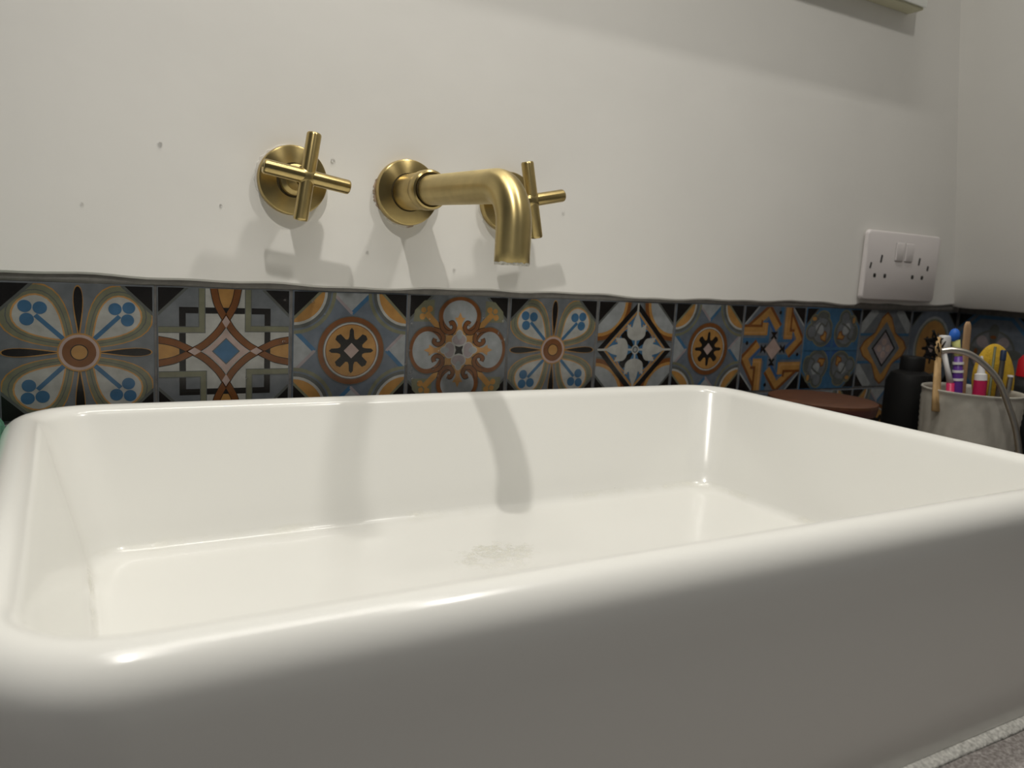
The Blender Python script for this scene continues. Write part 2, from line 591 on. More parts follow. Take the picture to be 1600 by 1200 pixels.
def pat_scroll():
    P = Print('grey').corners(0.42)
    P.poly('olive', [(0.52, 0.92), (0.52, 0.60), (0.62, 0.52), (0.92, 0.52), (0.90, 0.72), (0.72, 0.90)], 4)
    P.disc('ochre', 0, 0, 0.44)
    P.poly('ochre', [(-0.26, 0.30), (-0.10, 0.42), (0.10, 0.42), (0.26, 0.30), (0.2, 0.0), (-0.2, 0.0)], 4)
    P.stroke('ochre', [(0.15, 0.15), (0.68, 0.68)], 0.11, 4)
    P.disc('ochre', 0.73, 0.73, 0.05, rots=4, n=14).disc('ochre', 0.61, 0.75, 0.058, rots=4, n=14)
    P.disc('ochre', 0.75, 0.61, 0.058, rots=4, n=14)
    P.disc('edge', 0, 0.625, 0.450, 0.375, rots=4).disc('brown', 0, 0.625, 0.430, 0.358, rots=4)
    P.disc('pale', 0, 0.635, 0.345, 0.285, rots=4)
    P.poly('ochre', [(-0.13, 0.22), (-0.12, 0.36), (-0.05, 0.44), (0.05, 0.44), (0.12, 0.36), (0.13, 0.22)], 4)
    for s in (1, -1):
        spi = [(s * 0.385, 0.53), (s * 0.345, 0.40), (s * 0.245, 0.325), (s * 0.145, 0.345), (s * 0.105, 0.43), (s * 0.150, 0.505), (s * 0.215, 0.485)]
        P.stroke('black', spi, 0.092, 4, smooth=True)
        P.stroke('brown', spi, 0.070, 4, smooth=True)
    P.poly('ochre2', [(0, 0.70), (0.045, 0.60), (0.105, 0.60), (0.045, 0.50), (0.04, 0.36), (-0.04, 0.36), (-0.045, 0.50), (-0.105, 0.60), (-0.045, 0.60)], 4)
    P.disc('white', 0, 0.19, 0.155, 0.12, rots=4, n=20).disc('white', 0, 0.28, 0.075, 0.10, rots=4, n=16)
    P.disc('lav', 0, 0.19, 0.135, 0.10, rots=4, n=20).disc('pale', 0, 0.28, 0.055, 0.08, rots=4, n=16)
    P.poly('white', [(0.10, 0.10), (-0.10, 0.10), (-0.10, -0.10), (0.10, -0.10)])
    P.poly('black', [(0.085, 0.085), (0, 0.06), (-0.085, 0.085), (-0.06, 0), (-0.085, -0.085), (0, -0.06), (0.085, -0.085), (0.06, 0)])
    return P


def pat_lily():
    P = Print('grey')
    P.disc('edge', 1, 1, 0.86, rots=4).disc('brown', 1, 1, 0.82, rots=4).disc('ochre', 1, 1, 0.73, rots=4)
    P.disc('pale', 1, 1, 0.66, rots=4)
    P.corners(0.44, 'edge')
    diamond(P, 'grey', 0.99)
    P.stroke('black', [(0.92, 0), (0, 0.92), (-0.92, 0), (0, -0.92)], 0.105, close=True)
    P.stroke('ochre', [(0.80, 0), (0, 0.80), (-0.80, 0), (0, -0.80)], 0.04, close=True)
    diamond(P, 'blue', 0.755)
    P.poly('black', [(0.0, 0.0), (0.36, 0.20), (0.40, 0.30), (0.30, 0.40), (0.20, 0.36)], 4)
    P.stroke('ochre', [(0.16, 0.52), (0.34, 0.40), (0.40, 0.34), (0.52, 0.16)], 0.03, 4)
    P.stroke('white', [(0, 0), (0, 0.98)], 0.045, 4)
    P.disc('white', 0, 0.34, 0.24, 0.15, rots=4, n=24)
    P.poly('white', [(-0.24, 0.34), (-0.25, 0.54), (-0.12, 0.46), (-0.09, 0.60), (0, 0.80), (0.09, 0.60), (0.12, 0.46), (0.25, 0.54), (0.24, 0.34)], 4)
    P.disc('white', 0, 0, 0.10, n=20).disc('edge', 0, 0, 0.07, n=20).disc('pale', 0, 0, 0.045, n=16)
    return P


def pat_strap():
    P = Print('bluegrey').corners(0.42, 'pale')
    A = [(-0.90, 0.42), (-0.22, 0.92), (0.13, 0.50)]
    B = [(0.42, 1.02), (0.42, 0.33), (0.62, 0.33)]
    P.stroke('blue', [(0.20, 1.02), (0.20, 0.22), (0.50, 0.22), (0.72, 0.50)], 0.12, 4)
    P.stroke('deepblue', [(-0.55, 0.36), (-0.22, 0.66), (0.03, 0.36)], 0.06, 4)
    P.stroke('ochre', A, 0.22, 4)
    P.stroke('brown', [(-0.98, 0.46), (-0.22, 1.02), (0.20, 0.56)], 0.07, 4)
    P.stroke('ochre', B, 0.20, 4)
    P.stroke('ochre2', [(0.38, 1.02), (0.38, 0.30), (0.60, 0.30)], 0.05, 4)
    P.stroke('brown', [(0.54, 1.02), (0.54, 0.44), (0.68, 0.44)], 0.06, 4)
    P.disc('black', 0.14, 0.86, 0.045, rots=4, n=12)
    P.poly('black', [(-0.11, 0.40), (0.11, 0.40), (0.03, 0.32), (0.11, 0.24), (-0.11, 0.24), (-0.03, 0.32)], 4)
    diamond(P, 'edge', 0.285)
    diamond(P, 'pink', 0.26)
    return P


def pat_hearts():
    P = Print('blue').corners(0.40)
    P.disc('deepblue', 0, 0, 0.30)
    for col, g in (('olive', 0.035), ('edge', 0.0)):
        P.disc(col, 0.44, 0.40, 0.36 + g, 0.36 + g, rots=4)
        P.disc(col, 0.42, 0.76, 0.19 + g, 0.19 + g, rots=4)
        P.disc(col, 0.80, 0.40, 0.12 + g, 0.20 + g, rots=4)
        P.disc(col, 0.70, 0.70, 0.12 + g, 0.12 + g, rots=4)
    P.disc('grey', 0.46, 0.42, 0.30, 0.30, rots=4).disc('grey', 0.42, 0.77, 0.13, 0.14, rots=4)
    P.disc('pale', 0.50, 0.50, 0.17, 0.12, rots=4, rot=0.8)
    P.stroke('edge', [(0.70, 0.22), (0.56, 0.30), (0.62, 0.46), (0.46, 0.58), (0.30, 0.64)], 0.05, 4, smooth=True)
    P.stroke('grey', [(0.78, 0.52), (0.64, 0.58), (0.58, 0.74)], 0.05, 4, smooth=True)
    P.poly('brown', [(0.17, 0.24), (0.40, 0.22), (0.46, 0.32), (0.36, 0.36), (0.32, 0.46), (0.22, 0.42)], 4)
    P.poly('ochre', [(0.20, 0.27), (0.38, 0.25), (0.42, 0.31), (0.33, 0.34), (0.30, 0.42), (0.24, 0.39)], 4)
    P.disc('ochre', 0.74, 0.72, 0.05, 0.08, rots=4, n=14)
    P.stroke('blue', [(0, 0), (0, 1.02)], 0.08, 4)
    return P


def pat_lozenge():
    P = Print('grey').corners(0.40)
    P.stroke('pale', [(0.45, 1.02), (1.02, 0.45)], 0.26, 4)
    P.stroke('blue', [(0.40, 0.36), (1.02, 0.36)], 0.07).stroke('blue', [(-0.40, 0.36), (-1.02, 0.36)], 0.07)
    P.stroke('blue', [(0.40, -0.36), (1.02, -0.36)], 0.07).stroke('blue', [(-0.40, -0.36), (-1.02, -0.36)], 0.07)
    o = [(0, 0.96), (0.20, 0.82), (0.42, 0.42), (0.82, 0.20), (0.96, 0), (0.82, -0.20), (0.42, -0.42), (0.20, -0.82), (0, -0.96),
         (-0.20, -0.82), (-0.42, -0.42), (-0.82, -0.20), (-0.96, 0), (-0.82, 0.20), (-0.42, 0.42), (-0.20, 0.82)]
    P.poly('brown', o).poly('ochre', [(x * 0.95, y * 0.95) for x, y in o])
    diamond(P, 'grey', 0.66, 0.70)
    diamond(P, 'black', 0.48, 0.50)
    diamond(P, 'lav', 0.41, 0.43)
    for r in ((0, 0.17), ):
        P.disc('pink', r[0], r[1], 0.10, rots=4, n=16)
    P.disc('white', 0, 0, 0.05, n=12)
    return P


def pat_rosette():
    P = Print('bluegrey').corners(0.40, 'blue')
    P.stroke('blue', [(0.42, 0.94), (0.94, 0.42), (0.94, -0.42), (0.42, -0.94), (-0.42, -0.94), (-0.94, -0.42), (-0.94, 0.42), (-0.42, 0.94)], 0.09, close=True)
    P.disc('edge', 0, 0, 0.62).disc('grey', 0, 0, 0.56)
    P.drop('edge', 0.10, 0.78, 0.14, 0)
    P.disc('brown', 0, 0.42, 0.08, 0.05, rots=4, n=16)
    P.drop('lav', 0.10, 0.55, 0.16, PI / 4)
    P.disc('edge', 0, 0, 0.20).disc('pink', 0, 0, 0.15)
    return P


def tile_mesh(name, P):
    me = bpy.data.meshes.new(name)
    used = ['tile_side', P.bg]
    mats = [M['tile_side'], PAL[P.bg]]
    vs, fs, mi = [], [], []

    def face(pts, m):
        i0 = len(vs)
        vs.extend(pts)
        fs.append(list(range(i0, i0 + len(pts))))
        mi.append(m)
    h, b, t = HALF, 0.0007, 0.008
    i = h - b
    face([(-i, 0, -i), (i, 0, -i), (i, 0, i), (-i, 0, i)], 1)
    c = [(-i, -i), (i, -i), (i, i), (-i, i)]
    o = [(-h, -h), (h, -h), (h, h), (-h, h)]
    for k in range(4):
        j = (k + 1) % 4
        face([(o[k][0], b, o[k][1]), (o[j][0], b, o[j][1]), (c[j][0], 0, c[j][1]), (c[k][0], 0, c[k][1])], 1)
        face([(o[k][0], t, o[k][1]), (o[j][0], t, o[j][1]), (o[j][0], b, o[j][1]), (o[k][0], b, o[k][1])], 0)
    face([(-h, t, h), (h, t, h), (h, t, -h), (-h, t, -h)], 0)
    for col, lay, pts in P.items:
        q = clip_square(pts)
        if not q:
            continue
        if col not in used:
            used.append(col)
            mats.append(PAL[col])
        area = sum(q[k - 1][0] * q[k][1] - q[k][0] * q[k - 1][1] for k in range(len(q)))
        if abs(area) < 1e-6:
            continue
        if area < 0:
            q = q[::-1]
        face([(x * i, -2.0e-5 * lay, y * i) for x, y in q], used.index(col))
    me.from_pydata(vs, [], fs)
    for m_ in mats:
        me.materials.append(m_)
    me.polygons.foreach_set('material_index', mi)
    me.update()
    return me


TILES = dict(A=tile_mesh('petal_tile', pat_petals()), B=tile_mesh('knot_tile', pat_knot()), C=tile_mesh('star_tile', pat_star()),
             D=tile_mesh('scroll_tile', pat_scroll()), E=tile_mesh('lily_tile', pat_lily()), F=tile_mesh('strap_tile', pat_strap()),
             G=tile_mesh('heart_tile', pat_hearts()), H=tile_mesh('lozenge_tile', pat_lozenge()), I=tile_mesh('round_tile', pat_star(True)),
             J=tile_mesh('rosette_tile', pat_rosette()))
TILE_LABEL = dict(A='four-petal flower tile with blue trefoils', B='tile with a black square frame and brown knot',
                  C='tile with a black star in an ochre disc', D='tile with four brown scroll loops', E='tile with white lilies in a black diamond',
                  F='tile with ochre interlaced strapwork', G='blue tile with four pale hearts', H='tile with a black-edged pink lozenge',
                  I='tile with a large ochre round', J='blue-grey rosette tile')

# ------------------------------------------------------------------ room shell
X0, X1 = -1.30, 1.1165
ZC, ZF = 1.36, -1.08
PLY = -0.004       # plaster face, a little proud of the tile face at y = 0


def plaster_edge(s):
    return 0.0042 + 0.0012 * math.sin(s * 17 + 0.6) + 0.0007 * math.sin(s * 41) + 0.0005 * math.sin(s * 97 + 2)


def right_lean(z):
    return X1 - 0.018 - 0.20 * max(0, z)


# back wall plaster, wavy lower edge
bm = bmesh.new()
NX = 220
rows_z = [0.0, 0.006, 0.02, 0.08, 0.2, 0.35, 0.6, 1.0, ZC]
grid = []
for i in range(NX + 1):
    x = X0 + (X1 + 0.02 - X0) * i / NX
    e = plaster_edge(x) + (0.004 if x > 0.90 else 0.0)
    col = [bm.verts.new((x, 0.0095, e))]
    for k, z in enumerate(rows_z):
        zz = e + (0.0012 if k == 0 else max(z, 0.002))
        yy = PLY + (0.0012 if k == 0 else 0)
        if k == 0:
            col.append(bm.verts.new((x, PLY + 0.0014, e)))
        col.append(bm.verts.new((x, yy if k else PLY, e + 0.0016 if k == 0 else min(ZC, zz))))
    grid.append(col)
for a, b in zip(grid, grid[1:]):
    for k in range(len(a) - 1):
        bm.faces.new((a[k], b[k], b[k + 1], a[k + 1]))
wall_back = struct(obj('wall_back', bm, M['paint'], smooth=True, angle=30))
bm = box_bm(X0, X1 + 0.02, 0.0005, 0.03, -0.32, 0.012)
obj('grout_bed', bm, M['grout'], wall_back)
# mortar line between the tile tops and the plaster
bm = bmesh.new()
pr = []
for i in range(NX + 1):
    x = X0 + (X1 - X0) * i / NX
    e = plaster_edge(x) + (0.004 if x > 0.90 else 0.0)
    j = 0.0003 * math.sin(x * 71)
    pr.append([bm.verts.new(p) for p in ((x, 0.004, -0.0006 + j), (x, 0.0001, 0.0 + j), (x, -0.0012, e * 0.5), (x, -0.001, e + 0.0005), (x, 0.004, e + 0.0005))])
for a, b in zip(pr, pr[1:]):
    for k in range(4):
        bm.faces.new((a[k], b[k], b[k + 1], a[k + 1]))
obj('mortar_line', bm, M['mortar'], wall_back, smooth=True)


def put_tile(kind, loc, rotz, parent, rot=0):
    o = bpy.data.objects.new('tile', TILES[kind])
    COL.objects.link(o)
    o.parent = parent
    o.location = loc
    o.rotation_euler = (0, rot * PI / 2, rotz)
    o['label'] = TILE_LABEL[kind]
    return o


row1 = 'ABCDAECFGHI'
row2 = 'HGFCBADICCE'
row3 = 'CADEFBHAGBD'
rj = random.Random(3)
for c in range(-3, 11):
    for r, row in enumerate((row1, row2, row3)):
        k = row[c] if c >= 0 else ('FED', 'ABC', 'CEA')[r][c]
        put_tile(k, ((c + 0.5) * PITCH_T + rj.uniform(-2e-4, 2e-4), rj.uniform(-3e-4, 3e-4), -0.05 - r * PITCH_T + rj.uniform(-3e-4, 3e-4)), rj.uniform(-0.004, 0.004), wall_back)

# right wall: plaster leaning inwards above the tiles
bm = bmesh.new()
NY = 120
Y1 = -2.2
grid = []
for i in range(NY + 1):
    y = 0.01 + (Y1 - 0.01) * (i / NY) ** 1.6
    e = 0.0075 + 0.001 * math.sin(y * 31) + 0.0006 * math.sin(y * 83)
    col = [bm.verts.new((X1 + 0.02, y, e)), bm.verts.new((right_lean(0) + 0.0018, y, e)), bm.verts.new((right_lean(0), y, e + 0.002))]
    for z in (0.05, 0.15, 0.3, 0.5, 0.8, ZC):
        col.append(bm.verts.new((right_lean(z), y, z)))
    grid.append(col)
for a, b in zip(grid, grid[1:]):
    for k in range(len(a) - 1):
        bm.faces.new((a[k], a[k + 1], b[k + 1], b[k]))
wall_right = struct(obj('wall_right', bm, M['paint'], smooth=True, angle=30))
obj('grout_bed', box_bm(X1 + 0.0005, X1 + 0.03, Y1, 0.0, -0.32, 0.012), M['grout'], wall_right)
for c, ks in enumerate(('JCF', 'ABG', 'DEA', 'CFB', 'BAE', 'EGC')):
    for r, k in enumerate(ks):
        put_tile(k, (X1, -0.0015 - (c + 0.5) * PITCH_T, -0.05 - r * PITCH_T), -PI / 2, wall_right)

struct(obj('ceiling', box_bm(X0, X1 + 0.1, Y1, 0.05, ZC, ZC + 0.05), M['ceiling']))
struct(obj('floor', box_bm(X0, X1 + 0.1, Y1, 0.05, ZF - 0.05, ZF), M['floor']))

# ------------------------------------------------------------------ worktop and basin
ZT = -0.226
ct = obj('countertop', box_bm(-0.62, X1 + 0.0006, -0.62, 0.0004, ZT - 0.03, ZT, 0.003), M['stone'])
tag(ct, 'speckled grey stone worktop under the white basin', 'countertop')
vb = obj('vanity_cabinet', box_bm(-0.60, 0.82, -0.59, 0.0004, ZF, ZT - 0.03, 0.002), M['cabinet'])
tag(vb, 'plain pale cabinet carrying the grey worktop', 'cabinet')

NC, NS = 12, 10


def rrect(x0, x1, y0, y1, r, z):
    pts = []
    cs = [((x1 - r, y1 - r), 0), ((x0 + r, y1 - r), 90), ((x0 + r, y0 + r), 180), ((x1 - r, y0 + r), 270)]
    for k in range(4):
        (cx, cy), a0 = cs[k]
        arc = [(cx + r * math.cos(math.radians(a0 + 90 * i / NC)), cy + r * math.sin(math.radians(a0 + 90 * i / NC))) for i in range(NC + 1)]
        pts += arc
        (nx, ny), na = cs[(k + 1) % 4]
        st = (nx + r * math.cos(math.radians(na)), ny + r * math.sin(math.radians(na)))
        for i in range(1, NS):
            t = i / NS
            pts.append((arc[-1][0] + (st[0] - arc[-1][0]) * t, arc[-1][1] + (st[1] - arc[-1][1]) * t))
    return [Vector((x, y, z)) for x, y in pts]


BX0, BX1, BY0, BY1 = 0.0065, 0.630, -0.4275, -0.042
RIM = -0.079


def inset(i, z, r=0.05):
    return rrect(BX0 + i, BX1 - i, BY0 + i, BY1 - i, max(0.012, r - i * 0.8), z)


rings = [inset(0.030, ZT + 0.0005), inset(0.0100, ZT + 0.0005), inset(0.0085, ZT + 0.001), inset(0.0075, ZT + 0.004)]
for z, i in ((-0.20, 0.0058), (-0.17, 0.0038), (-0.14, 0.0022), (-0.115, 0.0008), (-0.102, 0.0001)):
    rings.append(inset(i, z))
ra, rz = 0.0125, 0.0145
for k in range(0, 9):
    a = math.radians(180 - k * 90 / 8)
    rings.append(inset(ra + ra * math.cos(a), RIM - rz + rz * math.sin(a)))
# inner side of the rim
inn = 0.0235
for k in range(1, 7):
    a = math.radians(90 - k * 72 / 6)
    rings.append(inset(ra + 0.0105 * math.cos(a), RIM - 0.0105 + 0.0105 * math.sin(a)))
FX0, FX1, FY0, FY1, FZ = 0.052, 0.573, -0.366, -0.103, -0.1700
ix0, ix1, iy0, iy1 = BX0 + 0.0225, BX1 - 0.0225, BY0 + 0.0225, BY1 - 0.0225
zi = RIM - 0.0105 + 0.0105 * math.sin(math.radians(18))


def inner(t, z, r):
    return rrect(ix0 + (FX0 - ix0) * t, ix1 + (FX1 - ix1) * t, iy0 + (FY0 - iy0) * t, iy1 + (FY1 - iy1) * t, r, z)


for t in (0.12, 0.3, 0.5, 0.7, 0.84):
    rings.append(inner(t, zi + (FZ + 0.002 - zi) * t, 0.033 - 0.006 * t))
for t, dz in ((0.92, 0.0068), (0.97, 0.0042), (1.02, 0.0024), (1.09, 0.0011), (1.18, 0.0004), (1.32, 0.0)):
    rings.append(inner(t, FZ + dz, 0.027))
fl = rings[-1]
DC = Vector((0.3165, -0.262, FZ - 0.004))
for t in (0.25, 0.5, 0.75, 0.9, 1.0):
    row = []
    for p in fl:
        d = Vector((p.x - DC.x, p.y - DC.y, 0)).normalized() * 0.024
        q = Vector((DC.x + d.x, DC.y + d.y, DC.z))
        e = p.lerp(q, t)
        e.z = FZ - 0.004 * t * t
        row.append(e)
    rings.append(row)
rings.append([Vector((p.x, p.y, p.z - 0.012)) for p in rings[-1]])
basin = thing('wash_basin', 'large white rectangular ceramic counter-top basin below the brass spout', 'basin', (0.3165, -0.235, ZT))
bm = bmesh.new()
loft(bm, rings)
for v in bm.verts:
    v.co -= Vector((0, 0, 0))
bowl = obj('bowl', bm, M['ceramic'], None, smooth=True, angle=50)
bowl.parent = basin
bowl.matrix_parent_inverse = Matrix.Translation(-Vector(basin.location))


def child(o, root):
    o.parent = root
    o.matrix_parent_inverse = Matrix.Translation(-Vector(root.location))
    return o


dr = child(obj('drain', lathe_bm([(-0.006, 0.0235), (0.0, 0.0238), (0.0012, 0.0225), (0.0014, 0.019), (0.0, 0.018)], DC, (0, 0, 1), 32), M['chrome'], None, True, 40), basin)
pl = child(obj('plug', lathe_bm([(-0.003, 0.017), (0.0025, 0.017), (0.004, 0.0155), (0.0045, 0.008)], DC, (0, 0, 1), 32), M['chrome'], None, True, 40), basin)
# sealant bead where the basin meets the worktop
bm = bmesh.new()
rr = random.Random(5)
br = []
base_ring = inset(0.0095, ZT)
cen = Vector((0.3165, -0.235, ZT))
nb = len(base_ring)
for i, p in enumerate(base_ring):
    a, b = base_ring[i - 1], base_ring[(i + 1) % nb]
    tdir = (b - a).normalized()
    out = Vector((tdir.y, -tdir.x, 0))
    if out.dot(p - cen) < 0:
        out = -out
    wv = 0.0085 + rr.uniform(-0.0012, 0.0012)
    br.append([p + Vector((0, 0, 0.0035)), p + out * wv * 0.45 + Vector((0, 0, 0.0024)), p + out * wv * 0.8 + Vector((0, 0, 0.0013)), p + out * wv + Vector((0, 0, -0.0001)), p + Vector((0, 0, -0.0001))])
vr = [[bm.verts.new(p) for p in r] for r in br]
for i in range(nb):
    j = (i + 1) % nb
    for k in range(4):
        bm.faces.new((vr[i][k], vr[i][k + 1], vr[j][k + 1], vr[j][k]))
sb = child(obj('sealant_bead', bm, M['sealant'], None, True), basin)
sb['label'] = 'granular whitish sealant line along the foot of the basin'

# ------------------------------------------------------------------ brass fittings
ZTAP = 0.0855


def flange_profile(r, t):
    return [(-0.001, r - 0.0003), (0.0012, r), (t - 0.0014, r), (t - 0.0004, r - 0.0005), (t, r - 0.0016), (t, 0.004)]


def tap(x, ang, label):
    t = thing('cross_tap', label, 'tap', (x, PLY, ZTAP), 'brass cross taps')
    ax = (0, -1, 0)
    obj('flange', lathe_bm(flange_profile(0.0267, 0.0085), (0, 0, 0), ax, 56), M['brass'], t, True, 35)
    obj('stem', lathe_bm([(0.008, 0.0112), (0.0098, 0.0118), (0.016, 0.0118), (0.0172, 0.0106), (0.0182, 0.0086), (0.045, 0.0086)], (0, 0, 0), ax, 36), M['brass'], t, True, 35)
    obj('stem_gap', lathe_bm([(0.0083, 0.0134), (0.0087, 0.0134)], (0, 0, 0), ax, 36), M['brass_dark'], t)
    yb = -0.0475
    c, s = math.cos(ang), math.sin(ang)
    R = 0.0054
    for k in range(4):
        a = ang + k * PI / 2
        d = Vector((math.cos(a), 0, math.sin(a)))
        prof = [(0.0, R), (0.0305, R), (0.0316, R - 0.0003), (0.0322, R - 0.0010), (0.0322, R - 0.0028), (0.0312, R - 0.0034), (0.0312, 0.0005)]
        bm = lathe_bm(prof, (0, yb, 0), d, 28)
        obj('arm', bm, M['brass'], t, True, 35)
    # domed hub that blends the four arms
    bm = bmesh.new()
    bmesh.ops.create_uvsphere(bm, u_segments=28, v_segments=16, radius=1)
    for v in bm.verts:
        v.co = Vector((v.co.x * 0.0079, yb + v.co.y * 0.0058, v.co.z * 0.0079))
    obj('hub', bm, M['brass_hub'], t, True)
    return t


tap(0.2003, math.radians(-8.3), 'brushed brass cross tap whose handle turns slightly clockwise, standing clear of the spout')
tap(0.3930, math.radians(12.5), 'brushed brass cross tap with its round flange half hidden behind the spout')

sp = thing('wall_spout', 'brushed brass wall spout bending down over the white basin', 'spout', (0.2962, PLY, 0.0850))
ax = (0, -1, 0)
obj('flange', lathe_bm([(-0.001, 0.0268), (0.0012, 0.0272), (0.0068, 0.0272), (0.0082, 0.0268), (0.0088, 0.0258), (0.0088, 0.004)], (0, 0, 0), ax, 64), M['brass'], sp, True, 35)
obj('flange_gap', lathe_bm([(0.0084, 0.0158), (0.0092, 0.0158)], (0, 0, 0), ax, 48), M['brass_dark'], sp)
obj('sleeve', lathe_bm([(0.0085, 0.0148), (0.043, 0.0148), (0.0435, 0.0146)], (0, 0, 0), ax, 48), M['brass'], sp, True, 35)
cl = obj('collar', lathe_bm([(0.0420, 0.0142), (0.0426, 0.0152), (0.0445, 0.0158), (0.0525, 0.0158), (0.0545, 0.0150), (0.0552, 0.0136), (0.0540, 0.0122)], (0, 0, 0), ax, 48), M['brass'], sp, True, 35)
obj('collar_gap', lathe_bm([(0.0530, 0.0126), (0.0554, 0.0126)], (0, 0, 0), ax, 48), M['brass_dark'], cl)
RT, RB, YT, ZB = 0.0117, 0.0285, -0.1905, -0.0540
DZ = 0.0032    # the straight run falls this much towards the bend
cy = YT + RB
path = [Vector((0, y, -DZ * (y + 0.036) / (cy + 0.036))) for y in (-0.036, -0.06, -0.09, -0.12, -0.14)]
for k in range(0, 15):
    a = math.radians(k * 90 / 14)
    path.append(Vector((0, cy - RB * math.sin(a), -DZ - RB + RB * math.cos(a))))
path += [Vector((0, YT, -0.038)), Vector((0, YT, -0.046)), Vector((0, YT, ZB + 0.0008)), Vector((0, YT, ZB))]
rad = [RT] * (len(path) - 1) + [RT - 0.0006]
bm = tube_bm(path, rad, 40, caps=False)
stb = obj('spout_tube', bm, M['brass_spout'], sp, True, 50)
bm = bmesh.new()
lathe_bm([(-0.0006, RT - 0.0008), (0.0006, RT - 0.0010), (0.0008, RT - 0.0018), (-0.0025, RT - 0.0022), (-0.003, 0.0085), (-0.0012, 0.0080), (-0.0012, 0.0005)], (0, YT, ZB), (0, 0, -1), 40, bm)
ae = obj('aerator', bm, M['black'], stb, True, 35)
# uneven limescale crust round the mouth
bm = bmesh.new()
rg = random.Random(11)
R1, R2 = [], []
n = 64
outer_r, inner_r = [], []
for k in range(n):
    a = 2 * PI * k / n
    cc = Vector((math.cos(a), math.sin(a), 0))
    hgt = rg.uniform(0.0004, 0.0016)
    outer_r.append([bm.verts.new(Vector((0, YT, ZB)) + cc * (RT + 0.0001) + Vector((0, 0, hgt * 0.8))),
                    bm.verts.new(Vector((0, YT, ZB)) + cc * (RT - 0.0003) + Vector((0, 0, -0.0007 - hgt * 0.3))),
                    bm.verts.new(Vector((0, YT, ZB)) + cc * (RT - 0.0014 - hgt) + Vector((0, 0, -0.0004))),
                    bm.verts.new(Vector((0, YT, ZB)) + cc * (RT - 0.0026 - hgt) + Vector((0, 0, 0.0010)))])
for k in range(n):
    a, b = outer_r[k], outer_r[(k + 1) % n]
    for j in range(3):
        bm.faces.new((a[j], b[j], b[j + 1], a[j + 1]))
obj('limescale_crust', bm, M['limescale'], stb, True)

# chipped plaster showing round the flanges
def chip(x, z, r, a0, a1, seed, m):
    rg = random.Random(seed)
    bm = bmesh.new()
    inn_, out_, top_ = [], [], []
    n = 26
    for k in range(n + 1):
        a = math.radians(a0 + (a1 - a0) * k / n)
        e = math.sqrt(max(0.0, math.sin(PI * k / n)))
        ro = r + e * rg.uniform(0.0004, 0.0022)
        d = Vector((math.cos(a), 0, math.sin(a)))
        c = Vector((x, PLY, z))
        inn_.append(bm.verts.new(c + d * (r - 0.003) + Vector((0, -0.0006, 0))))
        top_.append(bm.verts.new(c + d * ro + Vector((0, -0.0005, 0))))
        out_.append(bm.verts.new(c + d * (ro + 0.0003) + Vector((0, 0.0003, 0))))
    for k in range(n):
        bm.faces.new((inn_[k], inn_[k + 1], top_[k + 1], top_[k]))
        bm.faces.new((top_[k], top_[k + 1], out_[k + 1], out_[k]))
    return obj('plaster_chip', bm, m, wall_back)


M['chip'] = mat('bare_plaster', (0.42, 0.33, 0.25), 0.9, var=0.3, vscale=300)
M['filler'] = mat('white_filler', (0.74, 0.72, 0.68), 0.8, var=0.1, vscale=200)
chip(0.2962, 0.0850, 0.0272, 160, 215, 1, M['chip'])
chip(0.2962, 0.0850, 0.0272, 225, 300, 2, M['filler'])
chip(0.2962, 0.0850, 0.0272, 268, 290, 6, M['chip'])
chip(0.2003, ZTAP, 0.0267, 95, 230, 3, M['filler'])
chip(0.3930, ZTAP, 0.0267, 180, 250, 4, M['filler'])

# ------------------------------------------------------------------ wall socket
so = thing('wall_socket', 'white double wall socket with two rocker switches above the tiles', 'socket', (0.9650, PLY, 0.0545))
SW, SH, ST = 0.0730, 0.0425, 0.0080


def plate_bm(hw, hh, y0, y1, r, rot=0.0, cx=0, cz=0, n=8):
    def rr_(hw, hh, r, y):
        out = []
        for k, (sx, sz) in enumerate(((1, 1), (-1, 1), (-1, -1), (1, -1))):
            for i in range(n + 1):
                a = math.radians(90 * k + 90 * i / n)
                x, z = sx * (hw - r) + r * math.cos(a), sz * (hh - r) + r * math.sin(a)
                out.append(Vector((cx + x * math.cos(rot) - z * math.sin(rot), y, cz + x * math.sin(rot) + z * math.cos(rot))))
        return out
    bm = bmesh.new()
    e = min(0.0022, abs(y1 - y0) * 0.4, r * 0.8)
    s = 1 if y1 > y0 else -1
    loft(bm, [rr_(hw, hh, r, y0), rr_(hw, hh, r, y1 - s * e), rr_(hw - e * 0.3, hh - e * 0.3, r, y1 - s * e * 0.4), rr_(hw - e, hh - e, max(r - e, 0.0003), y1)])
    return bm


